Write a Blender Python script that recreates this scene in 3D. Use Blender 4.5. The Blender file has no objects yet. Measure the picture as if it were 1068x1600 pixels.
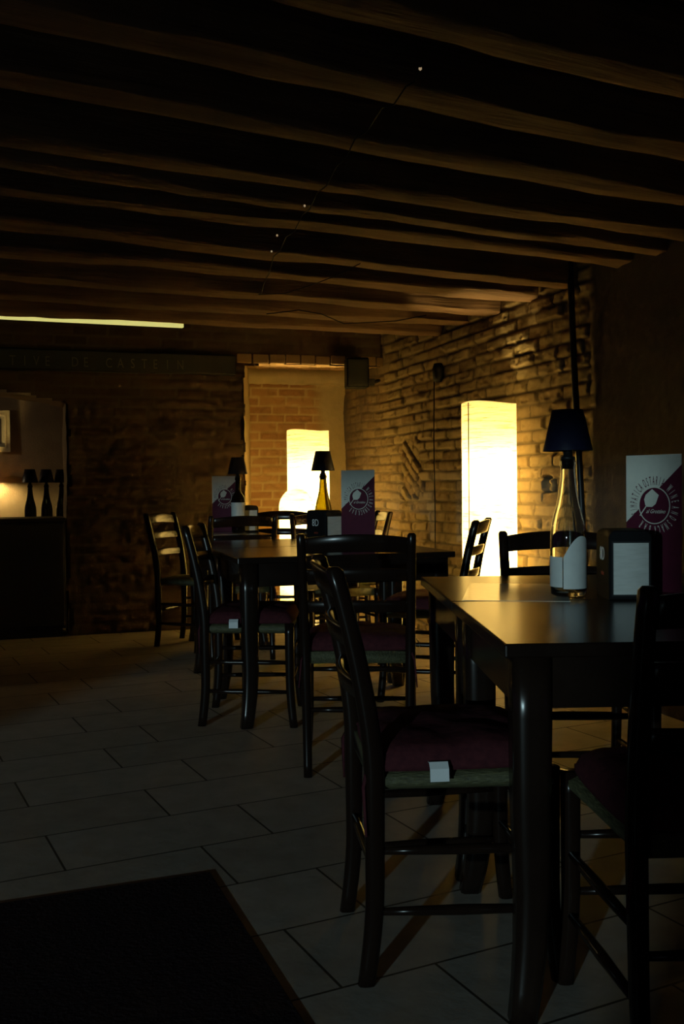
import bpy, bmesh, math, random
import numpy as np
from mathutils import Vector, Matrix, noise

random.seed(7)
rng = np.random.default_rng(7)
SC = bpy.context.scene
COL = SC.collection
PI = math.pi

# ------------------------------------------------------------------ camera
F_PX = 1550.0
EYE = 1.055
cam_d = bpy.data.cameras.new('camera')
cam = bpy.data.objects.new('camera', cam_d)
COL.objects.link(cam)
cam_d.sensor_fit = 'VERTICAL'
cam_d.sensor_height = 36.0
cam_d.lens = 36.0 * F_PX / 1600.0
cam_d.clip_start = 0.05
PITCH = math.atan(40 / F_PX)
ROLL = math.radians(-0.6)
cam.matrix_world = (Matrix.Translation((0, 0, EYE)) @ Matrix.Rotation(math.radians(90) - PITCH, 4, 'X')
                    @ Matrix.Rotation(ROLL, 4, 'Z'))
SC.camera = cam

# ------------------------------------------------------------------ view + world
SC.view_settings.view_transform = 'Standard'
SC.view_settings.look = 'None'
SC.view_settings.gamma = 1.0
SC.view_settings.exposure = 0.0
SC.view_settings.use_curve_mapping = False
SC.cycles.use_denoising = True
SC.cycles.max_bounces = 10
SC.cycles.transmission_bounces = 10
SC.cycles.sample_clamp_indirect = 4.0

WORLD_RGB = (0.016, 0.006, 0.026)
w = bpy.data.worlds.new('night')
SC.world = w
w.use_nodes = True
w.node_tree.nodes['Background'].inputs[0].default_value = (*WORLD_RGB, 1)
w.node_tree.nodes['Background'].inputs[1].default_value = 1.0

# cool glow from behind the photographer, cut to a beam by the added opening
COOL_W = 1800.0
ld = bpy.data.lights.new('cool_glow', 'SPOT')
ld.energy = COOL_W
ld.color = (0.60, 0.89, 0.95)
ld.spot_size = math.radians(40)
ld.spot_blend = 0.3
ld.shadow_soft_size = 0.12
cool = bpy.data.objects.new('cool_glow', ld)
COL.objects.link(cool)
cool.location = (-5.0, -10.0, 1.6)
_aim = Vector((0.0, 3.0, 0.6)) - Vector(cool.location)
cool.rotation_euler = _aim.to_track_quat('-Z', 'Y').to_euler()

ARCH_FILL_W = 8.0             # added unseen fill beyond the arch, hung as a pendant
FLOOR_FILL_W = 22.0            # added unseen fill spot over the open floor
BULB_L = 620.0           # radiance of the bulbs in the paper lamps
BULB_RGB = (1.0, 0.70, 0.23)

# ------------------------------------------------------------------ room frame
A = math.radians(18.5)
U = Vector((math.cos(A), math.sin(A), 0))
V = Vector((-math.sin(A), math.cos(A), 0))
BEAM_Z = 2.10


def uv(u, v, z=0.0):
    p = U * u + V * v
    return Vector((p.x, p.y, z))


# ------------------------------------------------------------------ materials
MATS = {}


def new_mat(name):
    m = bpy.data.materials.new(name)
    m.use_nodes = True
    nt = m.node_tree
    b = nt.nodes['Principled BSDF']
    MATS[name] = m
    return m, nt, b


def N(nt, typ, **kw):
    n = nt.nodes.new(typ)
    for k, v in kw.items():
        setattr(n, k, v)
    return n


def ramp(nt, fac, stops):
    r = N(nt, 'ShaderNodeValToRGB')
    els = r.color_ramp.elements
    while len(els) < len(stops):
        els.new(0.5)
    for e, (p, c) in zip(els, stops):
        e.position = p
        e.color = (*c, 1)
    nt.links.new(fac, r.inputs[0])
    return r.outputs[0]


def noise_tex(nt, scale, detail=4, rough=0.55, vec=None, stretch=None):
    tc = N(nt, 'ShaderNodeTexCoord')
    v = tc.outputs['Object']
    if stretch:
        mp = N(nt, 'ShaderNodeMapping')
        mp.inputs['Scale'].default_value = stretch
        nt.links.new(v, mp.inputs[0])
        v = mp.outputs[0]
    n = N(nt, 'ShaderNodeTexNoise')
    n.inputs['Scale'].default_value = scale
    n.inputs['Detail'].default_value = detail
    n.inputs['Roughness'].default_value = rough
    nt.links.new(v, n.inputs['Vector'])
    return n.outputs['Fac']


def bump(nt, b, h, strength=0.3, dist=0.01):
    bp = N(nt, 'ShaderNodeBump')
    bp.inputs['Strength'].default_value = strength
    bp.inputs['Distance'].default_value = dist
    nt.links.new(h, bp.inputs['Height'])
    nt.links.new(bp.outputs[0], b.inputs['Normal'])


def simple(name, c1, c2=None, rough=0.5, scale=12, stretch=None, metal=0.0, bmp=0.0, spec=0.5):
    m, nt, b = new_mat(name)
    b.inputs['Roughness'].default_value = rough
    b.inputs['Metallic'].default_value = metal
    b.inputs['Specular IOR Level'].default_value = spec
    n = noise_tex(nt, scale, stretch=stretch)
    nt.links.new(ramp(nt, n, [(0.3, c1), (0.7, c2 or c1)]), b.inputs['Base Color'])
    if bmp:
        bump(nt, b, n, bmp)
    return m


simple('chair_wood', (0.008, 0.004, 0.003), (0.015, 0.008, 0.005), 0.21, 9, (1, 1, 0.15), bmp=0.03, spec=0.22)
simple('table_wood', (0.009, 0.005, 0.0035), (0.016, 0.009, 0.006), 0.23, 7, (1, 8, 1), spec=0.36)
simple('sideboard_wood', (0.007, 0.005, 0.006), (0.012, 0.008, 0.008), 0.5, 8, (1, 1, 0.2))
simple('rush', (0.04, 0.038, 0.018), (0.12, 0.115, 0.052), 0.6, 40, (6, 1, 6), bmp=0.5)
simple('red_fabric', (0.046, 0.012, 0.016), (0.075, 0.018, 0.022), 0.9, 60, bmp=0.15, spec=0.1)
simple('white_tag', (0.62, 0.66, 0.68), (0.74, 0.76, 0.77), 0.7)
simple('cream_paper', (0.66, 0.66, 0.58), (0.72, 0.72, 0.63), 0.6, 30, spec=0.2)
simple('glossy_paper', (0.66, 0.66, 0.58), (0.72, 0.72, 0.63), 0.13, 30)
simple('maroon_paper', (0.075, 0.010, 0.026), (0.095, 0.013, 0.032), 0.55, 30, spec=0.2)
simple('label_paper', (0.60, 0.62, 0.60), (0.68, 0.70, 0.67), 0.6, 30)
simple('napkin', (0.52, 0.53, 0.50), (0.62, 0.63, 0.60), 0.8, 18, (1, 1, 6), bmp=0.3)
simple('black_plastic', (0.006, 0.006, 0.007), (0.009, 0.009, 0.010), 0.65, spec=0.08)
simple('white_print', (0.75, 0.75, 0.75))
simple('red_print', (0.25, 0.04, 0.02))
simple('navy_shade', (0.010, 0.011, 0.030), (0.014, 0.015, 0.040), 0.38, 50, bmp=0.04)
simple('dark_metal', (0.012, 0.012, 0.014), (0.02, 0.02, 0.02), 0.4, metal=0.3)
simple('mat_fibre', (0.020, 0.014, 0.016), (0.034, 0.022, 0.022), 0.95, 90, bmp=0.6, spec=0.05)
simple('picture_frame', (0.62, 0.56, 0.40), (0.72, 0.66, 0.48), 0.4, 20)
simple('picture_mount', (0.28, 0.27, 0.22), (0.36, 0.35, 0.3), 0.7, 20)
simple('picture_print', (0.015, 0.014, 0.02), (0.05, 0.045, 0.05), 0.3, 9)
simple('faded_paint', (0.085, 0.075, 0.070), (0.13, 0.11, 0.10), 0.9, 30)

# beams: rough old timber, grain along the beam (object x)
m, nt, b = new_mat('beam_timber')
n1 = noise_tex(nt, 5, 6, 0.6, stretch=(0.35, 5, 5))
n2 = noise_tex(nt, 2.2, 3)
mx = N(nt, 'ShaderNodeMix', data_type='FLOAT')
mx.inputs[0].default_value = 0.4
nt.links.new(n1, mx.inputs[2]); nt.links.new(n2, mx.inputs[3])
nt.links.new(ramp(nt, mx.outputs[0], [(0.3, (0.085, 0.046, 0.026)), (0.5, (0.165, 0.092, 0.047)), (0.72, (0.27, 0.155, 0.078))]), b.inputs['Base Color'])
b.inputs['Roughness'].default_value = 0.8
bump(nt, b, n1, 0.8, 0.02)

# ceiling boards
m, nt, b = new_mat('board_timber')
n1 = noise_tex(nt, 4, 5, 0.6, stretch=(1, 5, 1))
nt.links.new(ramp(nt, n1, [(0.3, (0.035, 0.022, 0.015)), (0.7, (0.09, 0.058, 0.038))]), b.inputs['Base Color'])
b.inputs['Roughness'].default_value = 0.85

# brick wall: colours carried by the courses built into the mesh
def brick_mat(name, brick_lo, brick_hi, mortar, plaster):
    m, nt, b = new_mat(name)
    at = N(nt, 'ShaderNodeAttribute'); at.attribute_name = 'joint'
    tn = N(nt, 'ShaderNodeAttribute'); tn.attribute_name = 'tint'
    pl = N(nt, 'ShaderNodeAttribute'); pl.attribute_name = 'plaster'
    n = noise_tex(nt, 22, 6, 0.65)
    ad = N(nt, 'ShaderNodeMath', operation='MULTIPLY_ADD')
    ad.inputs[1].default_value = 0.55
    nt.links.new(n, ad.inputs[0])
    sc = N(nt, 'ShaderNodeMath', operation='MULTIPLY'); sc.inputs[1].default_value = 0.55
    nt.links.new(tn.outputs['Fac'], sc.inputs[0])
    nt.links.new(sc.outputs[0], ad.inputs[2])
    bc = ramp(nt, ad.outputs[0], [(0.2, brick_lo), (0.8, brick_hi)])
    m1 = N(nt, 'ShaderNodeMix', data_type='RGBA')
    nt.links.new(at.outputs['Fac'], m1.inputs[0])
    nt.links.new(bc, m1.inputs[6]); m1.inputs[7].default_value = (*mortar, 1)
    pn = noise_tex(nt, 6, 6, 0.6)
    pc = ramp(nt, pn, [(0.25, tuple(c * 0.72 for c in plaster)), (0.75, plaster)])
    m2 = N(nt, 'ShaderNodeMix', data_type='RGBA')
    nt.links.new(pl.outputs['Fac'], m2.inputs[0])
    nt.links.new(m1.outputs[2], m2.inputs[6]); nt.links.new(pc, m2.inputs[7])
    nt.links.new(m2.outputs[2], b.inputs['Base Color'])
    b.inputs['Roughness'].default_value = 0.9
    b.inputs['Specular IOR Level'].default_value = 0.2
    bump(nt, b, noise_tex(nt, 70, 5, 0.7), 0.5, 0.008)
    return m


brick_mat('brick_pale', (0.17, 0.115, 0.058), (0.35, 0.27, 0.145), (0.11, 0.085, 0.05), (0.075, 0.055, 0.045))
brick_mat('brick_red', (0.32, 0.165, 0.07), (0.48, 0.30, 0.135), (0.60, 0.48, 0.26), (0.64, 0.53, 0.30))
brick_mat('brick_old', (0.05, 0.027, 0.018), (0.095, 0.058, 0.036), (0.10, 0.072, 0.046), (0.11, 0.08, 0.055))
brick_mat('plaster_inner', (0.5, 0.4, 0.3), (0.5, 0.4, 0.3), (0.5, 0.4, 0.3), (0.40, 0.33, 0.25))

# floor: long pale stone tiles laid parallel to the end wall
m, nt, b = new_mat('stone_floor')
tc = N(nt, 'ShaderNodeTexCoord')
mp = N(nt, 'ShaderNodeMapping')
mp.inputs['Rotation'].default_value = (0, 0, -math.radians(26.5))
mp.inputs['Location'].default_value = (0.1, 0.01, 0)
nt.links.new(tc.outputs['Object'], mp.inputs[0])
br = N(nt, 'ShaderNodeTexBrick')
br.offset = 0.37
br.inputs['Scale'].default_value = 1.0
br.inputs['Brick Width'].default_value = 0.62
br.inputs['Row Height'].default_value = 0.31
br.inputs['Mortar Size'].default_value = 0.004
br.inputs['Mortar Smooth'].default_value = 0.3
br.inputs['Color1'].default_value = (0.44, 0.375, 0.31, 1)
br.inputs['Color2'].default_value = (0.52, 0.45, 0.38, 1)
br.inputs['Mortar'].default_value = (0.07, 0.055, 0.04, 1)
nt.links.new(mp.outputs[0], br.inputs['Vector'])
nz = noise_tex(nt, 9, 6, 0.65)
mm = N(nt, 'ShaderNodeMix', data_type='RGBA', blend_type='MULTIPLY')
mm.inputs[0].default_value = 0.7
nt.links.new(br.outputs['Color'], mm.inputs[6])
nt.links.new(ramp(nt, nz, [(0.25, (0.6, 0.58, 0.55)), (0.75, (1, 1, 1))]), mm.inputs[7])
nt.links.new(mm.outputs[2], b.inputs['Base Color'])
b.inputs['Roughness'].default_value = 0.62
b.inputs['Specular IOR Level'].default_value = 0.3
bump(nt, b, nz, 0.25, 0.006)

# paper of the floor lamps: thin crinkled paper that lets the bulbs shine through
m, nt, b = new_mat('lamp_paper')
nt.nodes.remove(b)
out = nt.nodes['Material Output']
cr = noise_tex(nt, 7, 5, 0.7, stretch=(0.9, 0.9, 11))
colr = ramp(nt, cr, [(0.33, (0.48, 0.37, 0.17)), (0.47, (0.90, 0.81, 0.58)), (0.7, (0.97, 0.91, 0.72))])
tr = N(nt, 'ShaderNodeBsdfTranslucent')
df = N(nt, 'ShaderNodeBsdfDiffuse')
nt.links.new(colr, tr.inputs[0]); nt.links.new(colr, df.inputs[0])
mxs = N(nt, 'ShaderNodeMixShader'); mxs.inputs[0].default_value = 0.45
nt.links.new(tr.outputs[0], mxs.inputs[1]); nt.links.new(df.outputs[0], mxs.inputs[2])
em = N(nt, 'ShaderNodeEmission')
em.inputs[1].default_value = 0.42
mulc = N(nt, 'ShaderNodeMix', data_type='RGBA', blend_type='MULTIPLY'); mulc.inputs[0].default_value = 1.0
nt.links.new(colr, mulc.inputs[6]); mulc.inputs[7].default_value = (1.0, 0.74, 0.30, 1)
nt.links.new(mulc.outputs[2], em.inputs[0])
ads = N(nt, 'ShaderNodeAddShader')
nt.links.new(mxs.outputs[0], ads.inputs[0]); nt.links.new(em.outputs[0], ads.inputs[1])
bp = N(nt, 'ShaderNodeBump'); bp.inputs['Strength'].default_value = 0.5; bp.inputs['Distance'].default_value = 0.01
nt.links.new(cr, bp.inputs['Height'])
nt.links.new(bp.outputs[0], tr.inputs['Normal']); nt.links.new(bp.outputs[0], df.inputs['Normal'])
nt.links.new(ads.outputs[0], out.inputs[0])
m, nt, b = new_mat('sconce_shade')
nt.nodes.remove(b)
tr = N(nt, 'ShaderNodeBsdfTranslucent'); tr.inputs[0].default_value = (0.85, 0.55, 0.24, 1)
nt.links.new(tr.outputs[0], nt.nodes['Material Output'].inputs[0])
simple('paper_seam', (0.40, 0.28, 0.10), (0.48, 0.34, 0.14), 0.8, 30)


def emit(name, rgb, s):
    m, nt, b = new_mat(name)
    b.inputs['Base Color'].default_value = (0.8, 0.8, 0.8, 1)
    b.inputs['Emission Color'].default_value = (*rgb, 1)
    b.inputs['Emission Strength'].default_value = s
    return m


emit('bulb_glow', BULB_RGB, BULB_L)
emit('sconce_glow', (1.0, 0.66, 0.20), 1000.0)
emit('beam_face_glow', (0.70, 0.66, 0.20), 0.85)  # emission stands for light falling on a beam face
emit('fairy_glow', (1.0, 0.7, 0.4), 0.3)


def glass(name, rgb, rough=0.02):
    m, nt, b = new_mat(name)
    b.inputs['Base Color'].default_value = (*rgb, 1)
    b.inputs['Transmission Weight'].default_value = 1.0
    b.inputs['Roughness'].default_value = rough
    b.inputs['IOR'].default_value = 1.45
    return m


glass('clear_glass', (0.93, 0.95, 0.92))
glass('green_glass', (0.50, 0.46, 0.06))
glass('dark_glass', (0.05, 0.06, 0.03))

# ------------------------------------------------------------------ mesh helpers


class MB:
    def __init__(s):
        s.v = []; s.f = []; s.mi = []

    def add(s, vs, fs, mi=0):
        o = len(s.v)
        s.v += [tuple(p) for p in vs]
        s.f += [tuple(i + o for i in f) for f in fs]
        s.mi += [mi] * len(fs)
        return s

    def box(s, x0, x1, y0, y1, z0, z1, mi=0):
        vs = [(x, y, z) for z in (z0, z1) for y in (y0, y1) for x in (x0, x1)]
        fs = [(0, 2, 3, 1), (4, 5, 7, 6), (0, 1, 5, 4), (2, 6, 7, 3), (0, 4, 6, 2), (1, 3, 7, 5)]
        return s.add(vs, fs, mi)

    def rings(s, rs, cap=True, mi=0, closed=True):
        n = len(rs[0]); vs = [p for r in rs for p in r]; fs = []
        for i in range(len(rs) - 1):
            for j in range(n if closed else n - 1):
                k = (j + 1) % n
                fs.append((i * n + j, i * n + k, (i + 1) * n + k, (i + 1) * n + j))
        if cap:
            fs.append(tuple(range(n - 1, -1, -1)))
            fs.append(tuple((len(rs) - 1) * n + j for j in range(n)))
        return s.add(vs, fs, mi)

    def post(s, path, n=12, power=3.0, mi=0):
        # path: (x, y, z, half_x, half_y) horizontal sections, squarish with rounded corners
        rs = []
        for x, y, z, a, b_ in path:
            r = []
            for j in range(n):
                t = 2 * PI * (j + 0.5) / n
                c, d = math.cos(t), math.sin(t)
                k = (abs(c) ** power + abs(d) ** power) ** (-1 / power)
                r.append((x + a * c * k, y + b_ * d * k, z))
            rs.append(r)
        return s.rings(rs, mi=mi)

    def tube(s, pts, rad, n=8, mi=0):
        pts = [Vector(p) for p in pts]
        rs = []
        for i, p in enumerate(pts):
            d = (pts[min(i + 1, len(pts) - 1)] - pts[max(i - 1, 0)]).normalized()
            up = Vector((0, 0, 1)) if abs(d.z) < 0.9 else Vector((1, 0, 0))
            e1 = d.cross(up).normalized(); e2 = d.cross(e1).normalized()
            r = rad[i] if isinstance(rad, (list, tuple)) else rad
            rs.append([p + e1 * (r * math.cos(2 * PI * j / n)) + e2 * (r * math.sin(2 * PI * j / n)) for j in range(n)])
        return s.rings(rs, mi=mi)

    def lathe(s, prof, n=32, c=(0, 0), cap=False, mi=0):
        rs = [[(c[0] + r * math.cos(2 * PI * j / n), c[1] + r * math.sin(2 * PI * j / n), z) for j in range(n)] for r, z in prof]
        return s.rings(rs, cap=cap, mi=mi)

    def build(s, name, mat, parent=None, smooth=True, bevel=0.0, fixn=True, sub=0):
        me = bpy.data.meshes.new(name)
        me.from_pydata(s.v, [], s.f)
        for q in (mat if isinstance(mat, (list, tuple)) else [mat]):
            me.materials.append(MATS[q])
        me.polygons.foreach_set('material_index', s.mi)
        if fixn:
            bm = bmesh.new(); bm.from_mesh(me)
            bmesh.ops.recalc_face_normals(bm, faces=bm.faces)
            bm.to_mesh(me); bm.free()
        me.polygons.foreach_set('use_smooth', [smooth] * len(me.polygons))
        o = bpy.data.objects.new(name, me)
        COL.objects.link(o)
        if parent:
            o.parent = parent
        if bevel:
            md = o.modifiers.new('bevel', 'BEVEL'); md.width = bevel; md.segments = 2; md.limit_method = 'ANGLE'
        if sub:
            md = o.modifiers.new('sub', 'SUBSURF'); md.levels = sub; md.render_levels = sub
        return o


def tag(o, label, cat, group=None):
    o['label'] = label
    o['category'] = cat
    if group:
        o['group'] = group
    return o


def thing(name, label, cat, loc=(0, 0, 0), rz=0.0, group=None):
    o = bpy.data.objects.new(name, None)
    o.empty_display_size = 0.1
    COL.objects.link(o)
    o.location = loc
    o.rotation_euler = (0, 0, rz)
    return tag(o, label, cat, group)


def dup(root, loc, rz, label, group=None):
    r = root.copy(); COL.objects.link(r)
    r.location = loc; r.rotation_euler = (0, 0, rz); r['label'] = label
    if group:
        r['group'] = group
    for ch in list(root.children):
        c = ch.copy(); COL.objects.link(c); c.parent = r
        for g in list(ch.children):
            d = g.copy(); COL.objects.link(d); d.parent = c
    return r


def struct(o):
    o['kind'] = 'structure'
    return o


def text_bm(mb, txt, size, place, mi=0, sx=1.0, shear=0.0, depth=0.0004):
    cu = bpy.data.curves.new('lettering', 'FONT')
    cu.body = txt; cu.size = size; cu.align_x = 'CENTER'; cu.shear = shear
    cu.extrude = depth; cu.resolution_u = 3
    o = bpy.data.objects.new('lettering', cu)
    COL.objects.link(o)
    dg = bpy.context.evaluated_depsgraph_get()
    me = bpy.data.meshes.new_from_object(o.evaluated_get(dg))
    mb.add([place(v.co.x * sx, v.co.y, v.co.z) for v in me.vertices], [tuple(p.vertices) for p in me.polygons], mi)
    bpy.data.objects.remove(o); bpy.data.curves.remove(cu); bpy.data.meshes.remove(me)


# ------------------------------------------------------------------ structure: brick height-field walls
def vnoise(x, z, scale, seed):
    # smooth value noise on arrays
    r = np.random.default_rng(seed)
    g = r.random((256, 256))
    fx, fz = x * scale, z * scale
    ix, iz = np.floor(fx).astype(int), np.floor(fz).astype(int)
    tx, tz = fx - ix, fz - iz
    tx = tx * tx * (3 - 2 * tx); tz = tz * tz * (3 - 2 * tz)
    a = g[ix % 256, iz % 256]; b_ = g[(ix + 1) % 256, iz % 256]
    c = g[ix % 256, (iz + 1) % 256]; d = g[(ix + 1) % 256, (iz + 1) % 256]
    return (a * (1 - tx) + b_ * tx) * (1 - tz) + (c * (1 - tx) + d * tx) * tz - 0.5


def brick_wall(name, mat, origin, d, nrm, L, H, step=0.016, bw=0.255, bh=0.072, joint=0.011, relief=0.014,
               jitter=0.010, rough=0.010, hole=None, plaster=None, seed=1, diag=None, pits=()):
    """height-field wall: origin + t*d + z*up, relief along nrm"""
    nt_, nz_ = int(L / step) + 1, int(H / step) + 1
    t, z = np.meshgrid(np.linspace(0, L, nt_), np.linspace(0, H, nz_), indexing='ij')
    wx = t + vnoise(t, z, 5, seed) * 0.02
    wz = z + vnoise(t, z, 2.2, seed + 1) * 0.022
    if diag:
        t0, t1, z0, z1, ang = diag
        half = np.clip((z1 - z) / (z1 - z0), 0, 1)
        msk = (t > t0 - 0.05 * half) & (t < t1 + 0.10 * half) & (z > z0) & (z < z1)
        ca, sa = math.cos(ang), math.sin(ang)
        wx, wz = np.where(msk, ca * t + sa * z, wx), np.where(msk, -sa * t + ca * z + 5, wz)
    row = np.floor(wz / bh)
    rr = np.random.default_rng(seed + 9)
    rowoff = rr.random(4096)
    bx = wx / bw + (row % 2) * 0.5 + rowoff[(row.astype(int)) % 4096] * 0.35
    ib = np.floor(bx)
    dx = np.minimum(bx - ib, 1 - (bx - ib)) * bw
    dz = np.minimum(wz / bh - row, 1 - (wz / bh - row)) * bh
    jw = joint * (1 + 1.3 * vnoise(t, z, 14, seed + 2))
    dist = np.minimum(dx, dz)
    solid = np.clip((dist - jw * 0.40) / (joint * 0.55), 0, 1)
    solid = solid * solid * (3 - 2 * solid)
    hid = (ib.astype(int) * 131 + row.astype(int) * 977) % 4096
    tint = rr.random(4096)[hid]
    jit = (rr.random(4096)[hid] - 0.5) * 2 * jitter
    h = (solid - 1) * relief + solid * jit + vnoise(t, z, 9, seed + 3) * rough * 1.6 + vnoise(t, z, 28, seed + 4) * rough
    h -= solid * 0.012 * np.clip((vnoise(t, z, 17, seed + 13) + vnoise(t, z, 41, seed + 14) * 0.6 - 0.26) * 9, 0, 1)
    h += vnoise(t, z, 1.2, seed + 5) * 0.03
    pl = np.zeros_like(t)
    if plaster:
        pl = np.clip(plaster(t, z) + vnoise(t, z, 4, seed + 6) * 0.8 + vnoise(t, z, 16, seed + 7) * 0.3, 0, 1)
        hp = 0.006 + vnoise(t, z, 3, seed + 8) * 0.018 + vnoise(t, z, 40, seed + 4) * 0.004
        h = h * (1 - pl) + hp * pl
    for (pt, pz, pw, ph, pd) in pits:
        q = (np.abs(t - pt) < pw / 2) & (np.abs(z - pz) < ph / 2)
        h = np.where(q, -pd, h)
    co = np.empty((nt_ * nz_, 3))
    T, Z, Hh = t.ravel(), z.ravel(), h.ravel()
    co[:, 0] = origin[0] + T * d[0] + Hh * nrm[0]
    co[:, 1] = origin[1] + T * d[1] + Hh * nrm[1]
    co[:, 2] = origin[2] + Z
    idx = np.arange(nt_ * nz_).reshape(nt_, nz_)
    q = np.stack([idx[:-1, :-1], idx[1:, :-1], idx[1:, 1:], idx[:-1, 1:]], -1).reshape(-1, 4)
    if hole is not None:
        tc_ = (t[:-1, :-1] + t[1:, 1:]).ravel() / 2; zc = (z[:-1, :-1] + z[1:, 1:]).ravel() / 2
        jx = vnoise(tc_, zc, 11, seed + 11) * 0.05
        q = q[~hole(tc_ + jx, zc + vnoise(tc_, zc, 11, seed + 12) * 0.05)]
    # orient along nrm
    v0, v1, v3 = co[q[0, 0]], co[q[0, 1]], co[q[0, 3]]
    if np.dot(np.cross(Vector(d), Vector((0, 0, 1))), np.array(nrm)) < 0:
        q = q[:, ::-1]
    me = bpy.data.meshes.new(name)
    me.vertices.add(len(co)); me.vertices.foreach_set('co', co.ravel())
    me.loops.add(q.size); me.loops.foreach_set('vertex_index', q.ravel().astype(np.int32))
    me.polygons.add(len(q)); me.polygons.foreach_set('loop_start', np.arange(0, q.size, 4, dtype=np.int32))
    me.update(calc_edges=True); me.validate()
    for nm, arr in (('joint', 1 - solid), ('tint', tint), ('plaster', pl)):
        a = me.attributes.new(nm, 'FLOAT', 'POINT')
        a.data.foreach_set('value', arr.ravel().astype(np.float32))
    me.polygons.foreach_set('use_smooth', [True] * len(me.polygons))
    me.materials.append(MATS[mat])
    o = bpy.data.objects.new(name, me)
    COL.objects.link(o)
    return struct(o)


# floor
mb = MB(); mb.box(-7, 5, -7, 12, -0.08, 0)
struct(mb.build('floor', 'stone_floor', smooth=False))

# unseen rear wall, added to mask the cool glow; its opening shapes the beam
mb = MB()
OX0, OX1, OZ = -3.32, -1.71, 1.365
mb.box(-7, OX0, -3.0, -2.9, 0, 2.3); mb.box(OX1, 4.6, -3.0, -2.9, 0, 2.3); mb.box(OX0, OX1, -3.0, -2.9, OZ, 2.3)
wr = mb.build('wall_rear_mask', 'plaster_inner', smooth=False)
struct(wr)

# ceiling boards
mb = MB()
for k in range(48):
    u0 = -5.2 + k * 0.21
    vs = [uv(u0 + du, vv, zz) for zz in (2.30, 2.34) for vv in (-4.5, 10.6) for du in (0, 0.204)]
    mb.add(vs, [(0, 2, 3, 1), (4, 5, 7, 6), (0, 1, 5, 4), (2, 6, 7, 3), (0, 4, 6, 2), (1, 3, 7, 5)])
struct(mb.build('ceiling', 'board_timber', smooth=False))

# right wall: brick beyond the pipe, rendered plaster on the near side
RW0 = Vector((0.034, 8.76, 0))
RD = -V
RN = -U


def rw(t, off=0.0, z=0.0):
    p = RW0 + RD * t + RN * off
    return Vector((p.x, p.y, z))


def rw_y(y):
    return (RW0.y - y) / V.y


def rw_px(px):
    k = (px - 534) / F_PX
    y = (RW0.x + RW0.y * V.x / V.y * -1 * -1 * -1) / 1 if False else None
    # X = RW0.x + (RW0.y - Y)*tan(A)
    Y = (RW0.x + RW0.y * math.tan(A)) / (k + math.tan(A))
    return rw_y(Y)


T_PIPE = rw_px(917)


def right_plaster(t, z):
    near = np.clip((t - T_PIPE) * 14, -1, 2)
    far = np.clip((1.15 - t) * 1.4, -1, 1) + (z - 1.0) * 0.45 - 0.55
    return np.maximum(near, far)


brick_wall('wall_right', 'brick_pale', RW0 - RD * 0.0, RD, RN, 8.4, 2.32, step=0.0105, relief=0.017, jitter=0.013, rough=0.006, joint=0.011,
           plaster=right_plaster, seed=3, diag=(rw_px(630), rw_px(652), 0.95, 1.42, math.radians(-33)),
           pits=[(rw_px(855), 1.055, 0.075, 0.09, 0.09)])

# back wall with the arch on the left and the niche beside the right wall
BW0 = Vector((-1.387, 7.3, 0)) - U * 3.6
BOFF = 3.6


def bw(t, off=0.0, z=0.0):
    p = Vector((-1.387, 7.3, 0)) + U * t + V * off
    return Vector((p.x, p.y, z))


ARCH_L, ARCH_R = -2.24, -0.60


def arch_z(t):
    return 1.77 - 0.09 * ((t + 1.42) / 0.82) ** 2


def back_hole(t, z):
    tt = t - BOFF
    return ((tt > ARCH_L) & (tt < ARCH_R) & (z < arch_z(tt))) | ((tt > 0.68) & (z < 2.0))


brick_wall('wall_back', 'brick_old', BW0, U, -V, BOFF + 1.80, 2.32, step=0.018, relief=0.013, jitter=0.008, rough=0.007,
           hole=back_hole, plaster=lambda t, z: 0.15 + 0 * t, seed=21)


def reveal(name, mat, path, depth, splay=(0, 0), seg=26, amp=0.012, seed=4):
    """skin behind an opening: path of (t, z) on the back wall, swept back"""
    mb = MB(); rs = []
    for k in range(seg + 1):
        f = k / seg
        r = []
        for (t, z) in path:
            n1 = noise.noise(Vector((t * 9, z * 9, f * depth * 14 + seed))) * amp
            n2 = noise.noise(Vector((t * 9 + 7, z * 9, f * depth * 14 + seed))) * amp
            r.append(bw(t + n1 + splay[0] * f, f * depth + 0.002, z + n2 + splay[1] * f))
        rs.append(r)
    mb.rings(rs, cap=False, closed=False)
    o = mb.build(name, mat)
    me = o.data
    for nm, val in (('joint', 0.0), ('tint', 0.5), ('plaster', 0.75)):
        a = me.attributes.new(nm, 'FLOAT', 'POINT')
        a.data.foreach_set('value', [val] * len(me.vertices))
    return struct(o)


ap = [(ARCH_R - 0.012, z) for z in np.linspace(0, 1.675, 40)] + [(t, arch_z(t) - 0.012) for t in np.linspace(ARCH_R - 0.012, ARCH_L + 0.012, 60)] \
    + [(ARCH_L + 0.012, z) for z in np.linspace(1.675, 0, 40)]
reveal('trim_1', 'brick_red', ap, 0.40, seed=2)

# niche: left reveal, soffit, end wall of red brick with a plaster band above
def px_xy(px, y):
    return Vector(((px - 534) / F_PX * y, y, 0))


reveal('trim_2', 'brick_red', [(0.692, z) for z in np.linspace(0, 2.03, 60)], 0.98, splay=(0.275, 0), seed=9, amp=0.010)
NW0 = RW0 + U * 0.06 + RD * -0.0
brick_wall('wall_niche', 'brick_red', NW0 - U * 1.02, U, -V, 1.02, 2.10, step=0.014, bw=0.25, bh=0.073, relief=0.006, jitter=0.004,
           rough=0.004, plaster=lambda t, z: np.clip((t - 0.66) * 9, -0.9, 1.4), seed=33)
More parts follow.
